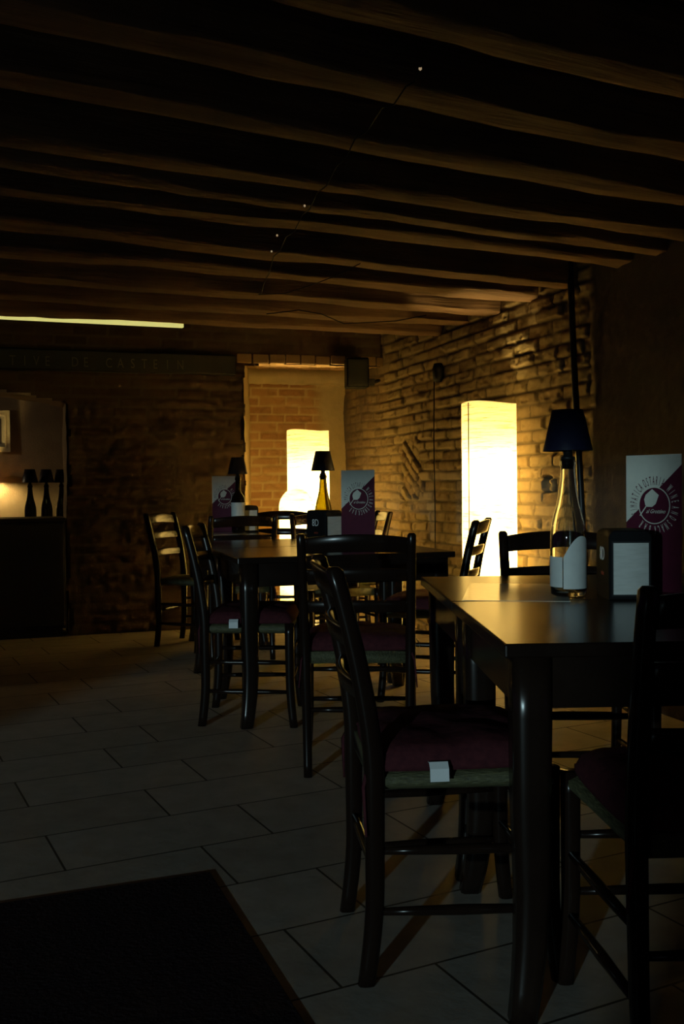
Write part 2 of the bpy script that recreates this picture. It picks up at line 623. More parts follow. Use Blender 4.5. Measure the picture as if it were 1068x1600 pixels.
# soffit courses
mb = MB()
rs_t = np.linspace(0.66, 1.84, 60)
for row in range(12):
    o0 = 0.0 + row * 0.078
    k = 0.64 + (row % 2) * 0.06
    while k < 1.85:
        wd = 0.118 + random.uniform(-0.01, 0.01)
        zz = 2.0 + 0.07 * row / 12 + random.uniform(-0.006, 0.006)
        vs = [bw(k + a, o0 + b_, zz + c) for c in (0, 0.07) for b_ in (0, 0.07) for a in (0, wd)]
        mb.add(vs, [(0, 2, 3, 1), (4, 5, 7, 6), (0, 1, 5, 4), (2, 6, 7, 3), (0, 4, 6, 2), (1, 3, 7, 5)])
        k += wd + 0.011
mb.add([bw(a, b_, 2.05 + 0.07 * b_) for b_ in (-0.0, 1.0) for a in (0.64, 1.9)], [(0, 1, 3, 2)])
sof = mb.build('trim_3', 'brick_red', smooth=False, bevel=0.006)
for nm, val in (('joint', 0.0), ('tint', 0.6), ('plaster', 0.2)):
    a = sof.data.attributes.new(nm, 'FLOAT', 'POINT'); a.data.foreach_set('value', [val] * len(sof.data.vertices))
struct(sof)
# plaster band over the niche brickwork
mb = MB()
n_ = 40
rs = []
for (off, z) in ((0.015, 1.935), (-0.10, 1.95), (-0.105, 2.06), (0.015, 2.07)):
    rs.append([Vector((NW0 - U * 0.98) + U * (0.98 * i / n_) + V * off) + Vector((0, 0, z + 0.008 * noise.noise(Vector((i * 0.7, z * 9, 0))))) for i in range(n_ + 1)])
mb.rings(rs, cap=False, closed=False)
pb = mb.build('trim_4', 'brick_red')
for nm, val in (('joint', 0.0), ('tint', 0.5), ('plaster', 1.0)):
    a = pb.data.attributes.new(nm, 'FLOAT', 'POINT'); a.data.foreach_set('value', [val] * len(pb.data.vertices))
struct(pb)

# room beyond the arch
IW0 = Vector((-2.9, 9.25, 0))
brick_wall('wall_inner', 'plaster_inner', IW0 - U * 2.2, U, -V, 3.0, 2.32, step=0.04, relief=0.0, jitter=0.0, rough=0.003,
           plaster=lambda t, z: 2 + 0 * t, seed=51)
mb = MB()
p0, p1 = bw(ARCH_R + 0.35, 0.4), IW0 + U * 0.8
mb.add([(p0.x, p0.y, 0), (p1.x, p1.y, 0), (p1.x, p1.y, 2.32), (p0.x, p0.y, 2.32)], [(0, 1, 2, 3)])
p0 = bw(ARCH_R - 0.01, 0.405); p1 = bw(ARCH_R + 0.36, 0.405)
mb.add([(p0.x, p0.y, 0), (p1.x, p1.y, 0), (p1.x, p1.y, 2.32), (p0.x, p0.y, 2.32)], [(0, 1, 2, 3)])
ws = mb.build('wall_inner_side', 'plaster_inner', smooth=False)
for nm, val in (('joint', 0.0), ('tint', 0.5), ('plaster', 1.0)):
    a = ws.data.attributes.new(nm, 'FLOAT', 'POINT'); a.data.foreach_set('value', [val] * len(ws.data.vertices))
struct(ws)

# ceiling beams, parallel to the back wall
# (depth of the near lower edge on the sight line x = 0.12 y, width, angle of the beam)
BEAMS = [(0.85, .15, 28), (1.30, .15, 28), (1.75, .15, 28), (2.21, .15, 28), (2.68, .15, 28), (3.13, .15, 28), (3.66, .14, 27.5), (3.95, .12, 27), (4.28, .16, 26.5),
         (4.84, .17, 26.5), (5.34, .18, 25), (5.86, .19, 23), (6.36, .19, 21), (6.84, .18, 19.5)]
TANA = math.tan(A)
for i, (Y0, wd, deg) in enumerate(BEAMS):
    th = math.radians(deg)
    du = Vector((math.cos(th), math.sin(th), 0))
    P0 = Vector((0.12 * Y0, Y0, 0))
    # length to the right wall X = c - Y tan(A)
    cst = RW0.x + RW0.y * TANA
    L1 = (cst - P0.x - P0.y * TANA) / (du.x + du.y * TANA) + 0.06
    L0 = -5.0
    mb = MB()
    n = 60
    rs = []
    hgt = 0.21
    for k in range(n + 1):
        x = L0 + (L1 - L0) * k / n
        sag = -0.010 * math.sin(PI * (x + 1.5) / 4) if i % 2 else 0.008 * math.sin(x * 1.3 + i)
        wob = lambda q: noise.noise(Vector((x * 1.7, q * 3.1, i * 5.3))) * 0.014 + noise.noise(Vector((x * 7, q * 3.1, i * 2.3))) * 0.006
        sec = []
        cs = [(0, hgt), (0, hgt * .5), (0.0, 0.018), (0.005, 0.005), (0.018, 0), (wd * .5, -0.004), (wd - .03, 0), (wd - .008, 0.010), (wd, 0.035), (wd, hgt * .5), (wd, hgt)]
        for j, (a, c) in enumerate(cs):
            sec.append((x, a + wob(j + 1), c + sag + wob(j + 20) * (c < 0.1)))
        rs.append(sec)
    mb.rings(rs)
    o = mb.build('ceiling_beam', 'beam_timber')
    o.location = (P0.x, P0.y, BEAM_Z)
    o.rotation_euler = (0, 0, th)
    struct(o)

# inscribed timber along the back wall
mb = MB()
n = 50
rs = []
for k in range(n + 1):
    x = -5.0 + k * (5.0 + 0.62) / n - 0.0
    w1 = noise.noise(Vector((x * 2, 0, 0))) * 0.008
    rs.append([(x, -0.06 + w1, 0.0 + w1), (x, -0.065, 0.15), (x, 0.05, 0.16), (x, 0.05, 0.0)])
mb.rings(rs)
plate = mb.build('trim_5', 'sideboard_wood', smooth=False, bevel=0.01)
plate.location = bw(0, 0, 1.895); plate.rotation_euler = (0, 0, A)
struct(plate)
mb = MB()
SPX = [(24, 'T'), (43, 'I'), (61, 'V'), (78, 'E'), (121, 'D'), (138, 'E'), (174, 'C'), (192, 'A'), (211, 'S'), (229, 'T'), (246, 'E'), (265, 'I'), (285, 'N')]
for px, ch in SPX:
    k = (px - 534) / F_PX
    # distance along the wall plane where this column stands
    b0 = bw(0, -0.07)
    t = (k * b0.y - b0.x) / (U.x - k * U.y)
    text_bm(mb, ch, 0.098, lambda x, y, z, t=t: (t + x, -0.068 - z, 0.03 + y), sx=0.7)
ins = mb.build('lettering', 'faded_paint', plate, smooth=False)

# ------------------------------------------------------------------ paper floor lamps
def paper_lamp(label, loc, H=1.52, R=0.156, bulbs=(0.30, 0.66, 1.10), seam_ang=None, dome=False, rz=0.0, bulb_r=0.037):
    t = thing('paper_floor_lamp', label, 'lamp', loc, rz)
    mb = MB()
    n, hh = 56, 70
    prof = []
    for k in range(hh + 1):
        z = 0.03 + (H - 0.03) * k / hh
        r = R
        if dome:
            q = max(0.0, (z - (H - R * 1.1)) / (R * 1.1))
            r = R * math.sqrt(max(0.0, 1 - q * q)) if q < 1 else 0.004
            r = max(r, 0.01)
        prof.append((r, z))
    rs = []
    for i, (r, z) in enumerate(prof):
        ring = []
        for j in range(n):
            a = 2 * PI * j / n
            rr = r * (1 + 0.012 * noise.noise(Vector((math.cos(a) * 2, math.sin(a) * 2, z * 3))) + 0.006 * noise.noise(Vector((math.cos(a) * 2, math.sin(a) * 2, z * 38))))
            ring.append((rr * math.cos(a), rr * math.sin(a), z + (0.008 * math.sin(2 * a) if k == hh and i == hh and not dome else 0)))
        rs.append(ring)
    mb.rings(rs, cap=False)
    mb.build('shade', 'lamp_paper', t)
    mb = MB(); mb.lathe([(0.0, 0), (R * 0.92, 0), (R * 0.92, 0.012), (0.02, 0.02), (0.0, 0.02)], 32)
    mb.build('base', 'dark_metal', t)
    top = bulbs[-1] - 0.06
    mb = MB(); mb.tube([(0, 0, 0.015), (0, 0, 0.5 * top), (0, 0, top)], 0.008)
    mb.build('stem', 'dark_metal', t)
    if seam_ang is not None:
        mb = MB(); rs = []
        for k in range(41):
            z = 0.03 + (H - 0.03) * k / 40
            ring = []
            for (da, dr) in ((-0.022, 0.0035), (0.022, 0.0035), (0.022, 0.0015), (-0.022, 0.0015)):
                aa = seam_ang + da
                ring.append(((R * 1.012 + dr) * math.cos(aa), (R * 1.012 + dr) * math.sin(aa), z))
            rs.append(ring)
        mb.rings(rs)
        mb.build('seam', 'paper_seam', t)
    for z in bulbs:
        mb = MB()
        mb.lathe([(0.0005, -bulb_r)] + [(bulb_r * math.sin(q), -bulb_r * math.cos(q)) for q in np.linspace(0.3, PI - 0.3, 7)] + [(0.0005, bulb_r)], 10)
        o = mb.build('bulb', 'bulb_glow', t)
        o.location = (0.036 if not dome else 0.03, -0.0, z)
    return t


LAMP1 = Vector(((764.5 - 534) / 272, 5.70, 0))
paper_lamp('tall crinkled paper floor lamp glowing against the right brick wall', LAMP1, seam_ang=math.radians(-90 - 8 - 46))
LAMP2 = Vector(((482 - 534) / F_PX * 7.75, 7.75, 0))
paper_lamp('tall paper floor lamp glowing inside the brick niche', LAMP2, H=1.49, R=0.164, seam_ang=None)
paper_lamp('short round-topped paper lamp glowing at the foot of the niche lamp', Vector(((463 - 534) / F_PX * 7.40, 7.40, 0)), H=1.045, R=0.13,
           bulbs=(0.40, 0.80), dome=True, bulb_r=0.030)

# ------------------------------------------------------------------ wall fittings
# loudspeaker high in the corner
t = thing('loudspeaker', 'small black box loudspeaker fixed high at the corner above the niche', 'speaker', (0, 0, 0), A * 0.4)
sp = Vector(((559 - 534) / 205, 7.56, 1.80))
t.location = sp
mb = MB(); mb.box(-0.085, 0.085, -0.075, 0.075, 0, 0.225); mb.build('cabinet', 'black_plastic', t, smooth=False, bevel=0.012)
mb = MB(); mb.box(-0.075, 0.075, -0.083, -0.0755, 0.012, 0.213); mb.build('grille', 'dark_metal', t, smooth=False, bevel=0.003)
mb = MB(); mb.box(0.086, 0.135, -0.02, 0.05, 0.02, 0.07); mb.tube([(0.13, 0.02, 0.045), (0.17, 0.05, 0.06), (0.19, 0.12, 0.07)], 0.014)
mb.build('bracket', 'dark_metal', t, smooth=False)

# black pipe leaning down the right wall
mb = MB()
ta, tb = rw_px(903), rw_px(931)
pts = []
for k in range(13):
    f = k / 12
    pts.append(rw(ta + (tb - ta) * f, 0.045 + 0.004 * math.sin(f * 7), 2.29 * (1 - f) + 0.0 * f))
mb.tube(pts, 0.017, 10)
tag(mb.build('pipe', 'dark_metal'), 'thin black pipe running down the right wall beside the plaster', 'pipe')

# small junction box with its cable
t = thing('junction_box', 'small dark box on the right brick wall with a thin cable hanging below', 'junction box', rw(rw_px(692), 0.03, 1.76), A - PI / 2)
mb = MB(); mb.post([(0, 0, 0, .030, .02), (0, 0, .02, .042, .03), (0, 0, .09, .045, .035), (0, 0, .125, .03, .025)], 12)
mb.build('housing', 'black_plastic', t)
mb = MB(); mb.tube([(-0.055, -0.005, 0.05), (-0.058, -0.01, -0.4), (-0.055, -0.006, -0.9), (-0.052, -0.01, -1.70)], 0.004, 6)
mb.build('cable', 'black_plastic', t)

# glowing strip on the left, standing for a beam face lit from elsewhere
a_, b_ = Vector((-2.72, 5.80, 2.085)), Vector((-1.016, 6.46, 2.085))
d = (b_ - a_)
t = thing('lit_beam_face', 'slim pale glowing strip standing for a lit beam face under the ceiling on the left', 'light', a_, math.atan2(d.y, d.x))
mb = MB(); mb.box(0, d.length, -0.016, 0.016, 0.008, 0.046); mb.build('glow_bar', 'beam_face_glow', t, smooth=False, bevel=0.004)
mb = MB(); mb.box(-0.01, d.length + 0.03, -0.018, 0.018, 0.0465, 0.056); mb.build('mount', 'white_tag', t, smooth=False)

# string of tiny lights trailing across the beams
t = thing('string_lights', 'thin wire with a few tiny lights strung under the ceiling beams', 'string lights', (0, 0, 0))


def ceil_pt(px, py, z=2.085):
    yh = 760 - 0.0105 * (px - 534)
    s = (yh - py) / (z - EYE)
    return Vector(((px - 534) / s, F_PX / s, z))


wp = [(666, 100), (640, 140), (602, 172), (560, 222), (532, 262), (500, 305), (478, 338), (452, 372), (432, 402), (418, 440), (408, 462)]
pts = []
for i in range(len(wp) - 1):
    p, q = ceil_pt(*wp[i]), ceil_pt(*wp[i + 1])
    for f in (0, 0.5):
        c = p.lerp(q, f); c.z -= 0.018 * (f > 0) + 0.006 * random.random()
        pts.append(c)
pts.append(ceil_pt(*wp[-1]))
mb = MB(); mb.tube(pts, 0.0022, 6); mb.build('wire', 'black_plastic', t)
mb = MB(); mb.tube([ceil_pt(408, 462), ceil_pt(450, 460), ceil_pt(500, 444, 2.08), ceil_pt(540, 428), ceil_pt(566, 414)], 0.0022, 6)
mb.tube([ceil_pt(420, 492), ceil_pt(470, 486), ceil_pt(505, 492, 2.07), ceil_pt(540, 507), ceil_pt(620, 503), ceil_pt(668, 494, 2.08)], 0.003, 6)
mb.build('cable', 'black_plastic', t)
for px, py in ((662, 107), (481, 320), (438, 366), (429, 391)):
    c = ceil_pt(px, py); mb = MB()
    mb.lathe([(0.0005, -0.005), (0.004, -0.002), (0.004, 0.002), (0.0005, 0.005)], 8)
    o = mb.build('tiny_bulb', 'fairy_glow', t); o.location = c + Vector((0, 0, -0.012))

# ------------------------------------------------------------------ tables
def table(label, corner, ang, W, D, group):
    """corner = near-left top corner; W to the right, D away"""
    t = thing('dining_table', label, 'table', (corner[0], corner[1], 0), ang, group)
    mb = MB(); mb.box(0, W, 0, D, 0.722, 0.75)
    mb.build('tabletop', 'table_wood', t, smooth=False, bevel=0.004)
    i = 0.022; lw = 0.078
    mb = MB()
    mb.box(i + lw, W - i - lw, i + 0.01, i + 0.032, 0.618, 0.7215); mb.box(i + lw, W - i - lw, D - i - 0.032, D - i - 0.01, 0.618, 0.7215)
    mb.box(i + 0.01, i + 0.032, i + lw, D - i - lw, 0.618, 0.7215); mb.box(W - i - 0.032, W - i - 0.01, i + lw, D - i - lw, 0.618, 0.7215)
    mb.build('apron', 'table_wood', t, smooth=False)
    for sx in (0, 1):
        for sy in (0, 1):
            cx = i + lw / 2 if sx == 0 else W - i - lw / 2
            cy = i + lw / 2 if sy == 0 else D - i - lw / 2
            kx = -1 if sx == 0 else 1
            ky = -1 if sy == 0 else 1
            pth = []
            for z, fl, hw in ((0.0, 0.024, .026), (0.06, 0.013, .028), (0.14, 0.003, .031), (0.25, -0.003, .034), (0.42, 0, .037), (0.60, 0, .039), (0.7215, 0, .039)):
                pth.append((cx + kx * fl, cy + ky * fl, z, hw, hw))
            mb = MB(); mb.post(pth, 16, 7)
            mb.build('leg', 'table_wood', t)
    return t


TA_ang = math.radians(-0.8)
C0 = Vector((0.3085, 1.89))
TDIR = Vector((-0.034, 1.0)).normalized()
ang1 = math.atan2(TDIR.y, TDIR.x) - PI / 2
table('dark wooden table nearest the camera, its near corner in the right foreground', C0, -ang1 * 0 + ang1, 0.98, 0.705, 'dark wooden dining tables')
c2 = C0 + TDIR * 0.712
table('dark wooden table behind the nearest one, by the tall right lamp', c2, ang1, 0.98, 0.71, 'dark wooden dining tables')

T2 = Vector((-0.453, 4.28))
T2_ang = math.radians(17.0)
t2u = Vector((math.cos(T2_ang), math.sin(T2_ang))); t2v = Vector((-t2u.y, t2u.x))
table('dark wooden table in mid-room with ladderback chairs at its near edge', T2, T2_ang, 1.02, 0.72, 'dark wooden dining tables')
c22 = T2 + t2v * 0.728
table('dark wooden mid-room table carrying the green bottle lamp', c22, T2_ang, 1.02, 0.72, 'dark wooden dining tables')
T3 = Vector((-0.890, 6.257))
table('dark wooden table farthest back, against the brick wall left of the niche', T3, A, 0.47, 0.62, 'dark wooden dining tables')

# ------------------------------------------------------------------ chairs
CH = 0.88
HB, HF = 0.185, 0.205        # half spacing of back posts, front legs
YB, YF = -0.185, 0.19


def rake(z):
    if z < 0.45:
        return -0.020 * max(0, (0.2 - z) / 0.2) ** 1.6
    q = (z - 0.45) / (CH - 0.45)
    return -0.080 * q ** 1.5


def post_x(z):
    return HB + 0.012 * (z / CH)


def make_chair(label):
    t = thing('ladderback_chair', label, 'chair', group='dark ladderback chairs with rush seats')
    for s in (-1, 1):
        pth = []
        for k in range(22):
            z = CH * k / 21
            hw = 0.0195 - 0.003 * abs(z - 0.45) / 0.45
            pth.append((s * post_x(z), YB + rake(z), z, hw * 0.95, hw * 1.12))
        x, y, z, a, b_ = pth[-1]
        pth.append((x, y - 0.002, z + 0.008, a * 0.6, b_ * 0.6))
        mb = MB(); mb.post(pth, 12, 3.2); mb.build('back_post', 'chair_wood', t)
    for s in (-1, 1):
        pth = []
        for k in range(12):
            z = 0.455 * k / 11
            fl = 0.016 * max(0, (0.2 - z) / 0.2) ** 1.5
            hw = 0.0175 + 0.003 * z / 0.45
            pth.append((s * (HF + fl * 0.6), YF + fl, z, hw, hw))
        mb = MB(); mb.post(pth, 12, 3.2); mb.build('front_leg', 'chair_wood', t)
    # slats, bowed backwards, top one arched
    for zc, hh, arch in ((0.62, 0.042, 0.004), (0.735, 0.044, 0.005), (0.842, 0.056, 0.016)):
        mb = MB(); rs = []
        n = 18
        for k in range(n + 1):
            f = -1 + 2 * k / n
            x = f * (post_x(zc) - 0.006)
            yb = YB + rake(zc) - 0.026 * (1 - f * f)
            top = zc + hh / 2 + arch * (1 - f * f); bot = zc - hh / 2 + arch * 0.5 * (1 - f * f)
            sl = (rake(zc + .03) - rake(zc - .03)) / 0.06
            pt = lambda yy, zz: (x, yb + yy + sl * (zz - zc), zz)
            rs.append([pt(-.008, bot + .004), pt(-.004, bot), pt(.004, bot), pt(.008, bot + .004), pt(.008, top - .004), pt(.004, top), pt(-.004, top), pt(-.008, top - .004)])
        mb.rings(rs); mb.build('slat', 'chair_wood', t)
    # rush seat, wound over the seat rails
    mb = MB(); rs = []
    for k in range(25):
        f = k / 24
        y = YB + 0.0 + (YF - YB) * f
        w_ = (HB + (HF - HB) * f) + 0.004
        e = 0.018
        dip = 0.012 * math.sin(PI * f)
        yy = y
        rs.append([(-w_ - 0.006, yy, 0.425), (-w_ - 0.006, yy, 0.44), (-w_ + e, yy, 0.452), (-w_ * 0.4, yy, 0.455 - dip), (w_ * 0.4, yy, 0.455 - dip), (w_ - e, yy, 0.452),
                   (w_ + 0.006, yy, 0.44), (w_ + 0.006, yy, 0.425), (w_ - e, yy, 0.410), (-w_ + e, yy, 0.410)])
    mb.rings(rs); mb.build('seat', 'rush', t)
    # stretchers
    for s in (-1, 1):
        for z0 in (0.155, 0.285):
            mb = MB()
            p, q = Vector((s * post_x(z0), YB + rake(z0), z0)), Vector((s * (HF + 0.003), YF, z0 - 0.002))
            mb.tube([p, p.lerp(q, .25), p.lerp(q, .5), p.lerp(q, .75), q], [.008, .0105, .012, .0105, .008], 8)
            mb.build('stretcher', 'chair_wood', t)
    for y0, hw, zs in ((YF, HF, (0.20, 0.32)), (YB, HB + 0.003, (0.24,))):
        for z0 in zs:
            mb = MB()
            p, q = Vector((-hw, y0, z0)), Vector((hw, y0, z0))
            mb.tube([p, p.lerp(q, .25), p.lerp(q, .5), p.lerp(q, .75), q], [.008, .0105, .012, .0105, .008], 8)
            mb.build('stretcher', 'chair_wood', t)
    return t


def make_cushion(label):
    t = thing('seat_cushion', label, 'cushion', group='dark red seat cushions on the chairs')
    mb = MB(); n = 26
    top, bot = [], []
    wx, wy = 0.205, 0.195
    V_ = []
    for i in range(n + 1):
        for j in range(n + 1):
            a, b_ = -1 + 2 * i / n, -1 + 2 * j / n
            e = max(0.0, 1 - abs(a) ** 4) ** 0.5 * max(0.0, 1 - abs(b_) ** 4) ** 0.5
            rr = 1 - 0.05 * (abs(a) * abs(b_)) ** 3
            wr = noise.noise(Vector((a * 2.3, b_ * 2.3, 2))) * 0.010 + noise.noise(Vector((a * 6, b_ * 6, 5))) * 0.004
            V_.append((a * wx * rr, b_ * wy * rr, 0.012 + 0.052 * e ** 0.7 + wr * e))
    for i in range(n + 1):
        for j in range(n + 1):
            a, b_ = -1 + 2 * i / n, -1 + 2 * j / n
            rr = 1 - 0.05 * (abs(a) * abs(b_)) ** 3
            V_.append((a * wx * rr, b_ * wy * rr, 0.0))
    fs = []
    K = (n + 1) ** 2
    for i in range(n):
        for j in range(n):
            q = [i * (n + 1) + j, (i + 1) * (n + 1) + j, (i + 1) * (n + 1) + j + 1, i * (n + 1) + j + 1]
            fs.append(tuple(q)); fs.append(tuple(K + x for x in q[::-1]))
    edge = [(i, 0) for i in range(n)] + [(n, j) for j in range(n)] + [(i, n) for i in range(n, 0, -1)] + [(0, j) for j in range(n, 0, -1)]
    ids = [i * (n + 1) + j for i, j in edge]
    for k in range(len(ids)):
        a, b_ = ids[k], ids[(k + 1) % len(ids)]
        fs.append((a, b_, K + b_, K + a))
    mb.add(V_, fs); mb.build('pad', 'red_fabric', t)
    # care tag stitched to the right-hand edge
    mb = MB(); x0 = 0.205
    mb.rings([[(x0 + .000, y, .020), (x0 + .012, y, .022), (x0 + .024, y, .010), (x0 + .027, y, -.016), (x0 + .0262, y, -.016), (x0 + .0232, y, .0092), (x0 + .012, y, .0208), (x0 + 0, y, .0188)] for y in (-.085, -.045)])
    mb.build('care_tag', 'white_tag', t, smooth=False)
    for s in (-1, 1):
        mb = MB(); mb.tube([(s * 0.175, -0.185, 0.012), (s * 0.19, -0.21, 0.014), (s * 0.205, -0.222, -0.03), (s * 0.214, -0.218, -0.13)], [0.005, 0.005, 0.004, 0.003], 6)
        mb.build('tie', 'red_fabric', t)
    return t


proto = None
cproto = None
CHAIRS = [
    # feet midpoint of the back posts, facing angle (deg), chair label, cushion label
    ((0.042, 2.262), 6, 'nearest ladderback chair, seen side-on at the left of the nearest table', 'dark red cushion with a bright white tag, on the nearest side-on chair'),
    ((0.690, 1.695), 92, 'ladderback chair cut by the right frame edge, pushed under the nearest table', 'dark red cushion on the chair at the right frame edge'),
    ((0.775, 3.49), 270, 'ladderback chair behind the clear bottle lamp, its back rail beside the tall right lamp', None),
    ((0.615, 4.92), 163, 'ladderback chair silhouetted in front of the tall right paper lamp', 'orange-lit dark red cushion on the chair before the right lamp'),
    ((0.052, 3.60), 88, 'ladderback chair with its back to us at the near edge of the mid-room table', 'dark red cushion on the chair with its back to us before the menu'),
    ((-0.604, 4.56), -2, 'ladderback chair side-on at the left end of the mid-room table', 'dark red cushion with a small pale tag, on the mid-room side-on chair'),
    ((-0.615, 6.02), 108, 'ladderback chair with its back to us before the farthest table', 'dark red cushion on the chair before the farthest table'),
    ((-1.17, 6.77), -17.5, 'farthest left ladderback chair with lit slats, against the dark brick wall', None),
    ((-0.434, 7.0), 266, 'ladderback chair facing us with arched rail in front of the niche lamp', None),
    ((0.20, 6.62), 190, 'ladderback chair beyond the menu card at the far right of the mid-room tables', None),
    ((-0.10, 6.15), 287, 'ladderback chair just behind the green bottle lamp, mostly hidden by the napkin dispenser', None),
]
for (bx, by), deg, lab, clab in CHAIRS:
    th = math.radians(deg)
    loc = (bx + math.cos(th) * -YB, by + math.sin(th) * -YB, 0)
    rz = th - PI / 2
    if proto is None:
        proto = make_chair(lab); proto.location = loc; proto.rotation_euler = (0, 0, rz)
    else:
        dup(proto, loc, rz, lab)
    if clab:
        cl = (loc[0] + math.cos(th) * 0.012, loc[1] + math.sin(th) * 0.012, 0.4555)
        if cproto is None:
            cproto = make_cushion(clab); cproto.location = cl; cproto.rotation_euler = (0, 0, rz)
        else:
            dup(cproto, cl, rz, clab)

# ------------------------------------------------------------------ bottle lamps
BOT = [(0.0, 0.004), (0.040, 0.0), (0.0475, 0.006), (0.0485, 0.03), (0.0485, 0.15), (0.0475, 0.172), (0.0445, 0.195), (0.0385, 0.222), (0.0310, 0.25),
       (0.0258, 0.278), (0.0222, 0.305), (0.0198, 0.335), (0.0190, 0.352), (0.0215, 0.354), (0.0215, 0.366), (0.0190, 0.370)]
BORD = [(0.0, 0.004), (0.038, 0.0), (0.045, 0.006), (0.0455, 0.03), (0.0455, 0.215), (0.0435, 0.235), (0.034, 0.255), (0.0215, 0.272), (0.0180, 0.285), (0.0172, 0.352), (0.0205, 0.354), (0.0205, 0.366), (0.0180, 0.370)]
INN = [(r - 0.003, z) for r, z in reversed(BOT[3:])] + [(0.043, 0.012), (0.0, 0.022)]


def patch(mb, r, a0, a1, top, zb=0.03, n=24):
    rs_o, rs_i = [], []
    vs, fs = [], []
    for k in range(n + 1):
        a = a0 + (a1 - a0) * k / n
        zt = top((a - a0) / (a1 - a0))
        for rr in (r, r - 0.0005):
            for z in (zb, zb + (zt - zb) * 0.5, zt):
                vs.append((rr * math.cos(a), rr * math.sin(a), z))
    for k in range(n):
        o = k * 6
        for q in (0, 1):
            fs.append((o + q, o + 6 + q, o + 7 + q, o + 1 + q))
            fs.append((o + 3 + q, o + 4 + q, o + 10 + q, o + 9 + q))
    mb.add(vs, fs)


def bottle_lamp(label, loc, glassmat, rz=0.0, labels='arched', group='black-shaded bottle lamps', prof=None):
    t = thing('bottle_lamp', label, 'lamp', loc, rz, group)
    mb = MB(); mb.lathe((prof or BOT) + ([(r - 0.003, z) for r, z in reversed((prof or BOT)[3:])] + [(0.043, 0.012), (0.0, 0.022)]), 36)
    mb.build('bottle', glassmat, t)
    d = math.radians
    if labels == 'arched':
        mb = MB(); patch(mb, 0.0492, d(-118), d(-22), lambda f: 0.06 + 0.082 * math.sin(PI / 2 * min(1, 0.2 + f * 1.3)) + (0.022 * math.sqrt(max(0.0, 1 - (max(0.0, f - 0.62) / 0.38) ** 2))), 0.022)
        mb.build('label', 'label_paper', t)
        mb = MB(); patch(mb, 0.0492, d(-195), d(-121), lambda f: 0.108, 0.026)
        mb.build('label', 'label_paper', t)
    elif labels == 'plain':
        mb = MB(); patch(mb, 0.0461, d(-170), d(-10), lambda f: 0.205, 0.06)
        mb.build('label', 'label_paper', t)
    mb = MB(); mb.lathe([(0.0, 0.345), (0.0155, 0.345), (0.0158, 0.3705), (0.019, 0.3715), (0.019, 0.377), (0.013, 0.380), (0.011, 0.402), (0.010, 0.44), (0.0, 0.44)], 20)
    mb.build('stem', 'dark_metal', t)
    mb = MB(); mb.lathe([(0.067, 0.394), (0.0415, 0.505), (0.0, 0.506), (0.0, 0.503), (0.0400, 0.502), (0.0655, 0.394), (0.067, 0.394)], 40)
    mb.build('shade', 'navy_shade', t)
    return t


bottle_lamp('clear glass bottle lamp with black shade on the nearest table', (0.615, 2.70, 0.7511), 'clear_glass')
bottle_lamp('green glass bottle lamp with black shade standing before the niche lamp', (-0.105, 5.60, 0.7501), 'green_glass', labels=None)
bottle_lamp('dark bottle lamp with pale label beside the small leaflet at the back wall', ((372 - 534) / F_PX * 6.62, 6.62, 0.7501), 'dark_glass', labels='plain', prof=BORD)

# ------------------------------------------------------------------ menu cards
def arc_text(mb, txt, cx, cz, r, a_start, a_end, size, yoff):
    n = len(txt)
    for i, ch in enumerate(txt):
        if ch == ' ':
            continue
        a = math.radians(a_start + (a_end - a_start) * i / max(1, n - 1))
        rad = (math.cos(a), math.sin(a)); tan = (math.sin(a), -math.cos(a))
        text_bm(mb, ch, size, lambda x, y, z: (cx + rad[0] * (r + y) + tan[0] * x, yoff - z, cz + rad[1] * (r + y) + tan[1] * x), sx=0.27)


def poly_prism(mb, pts, y0, y1, mi=0):
    n = len(pts)
    vs = [(x, y0, z) for x, z in pts] + [(x, y1, z) for x, z in pts]
    fs = [tuple(range(n)), tuple(range(2 * n - 1, n - 1, -1))] + [(i, i + n, (i + 1) % n + n, (i + 1) % n) for i in range(n)]
    mb.add(vs, fs, mi)


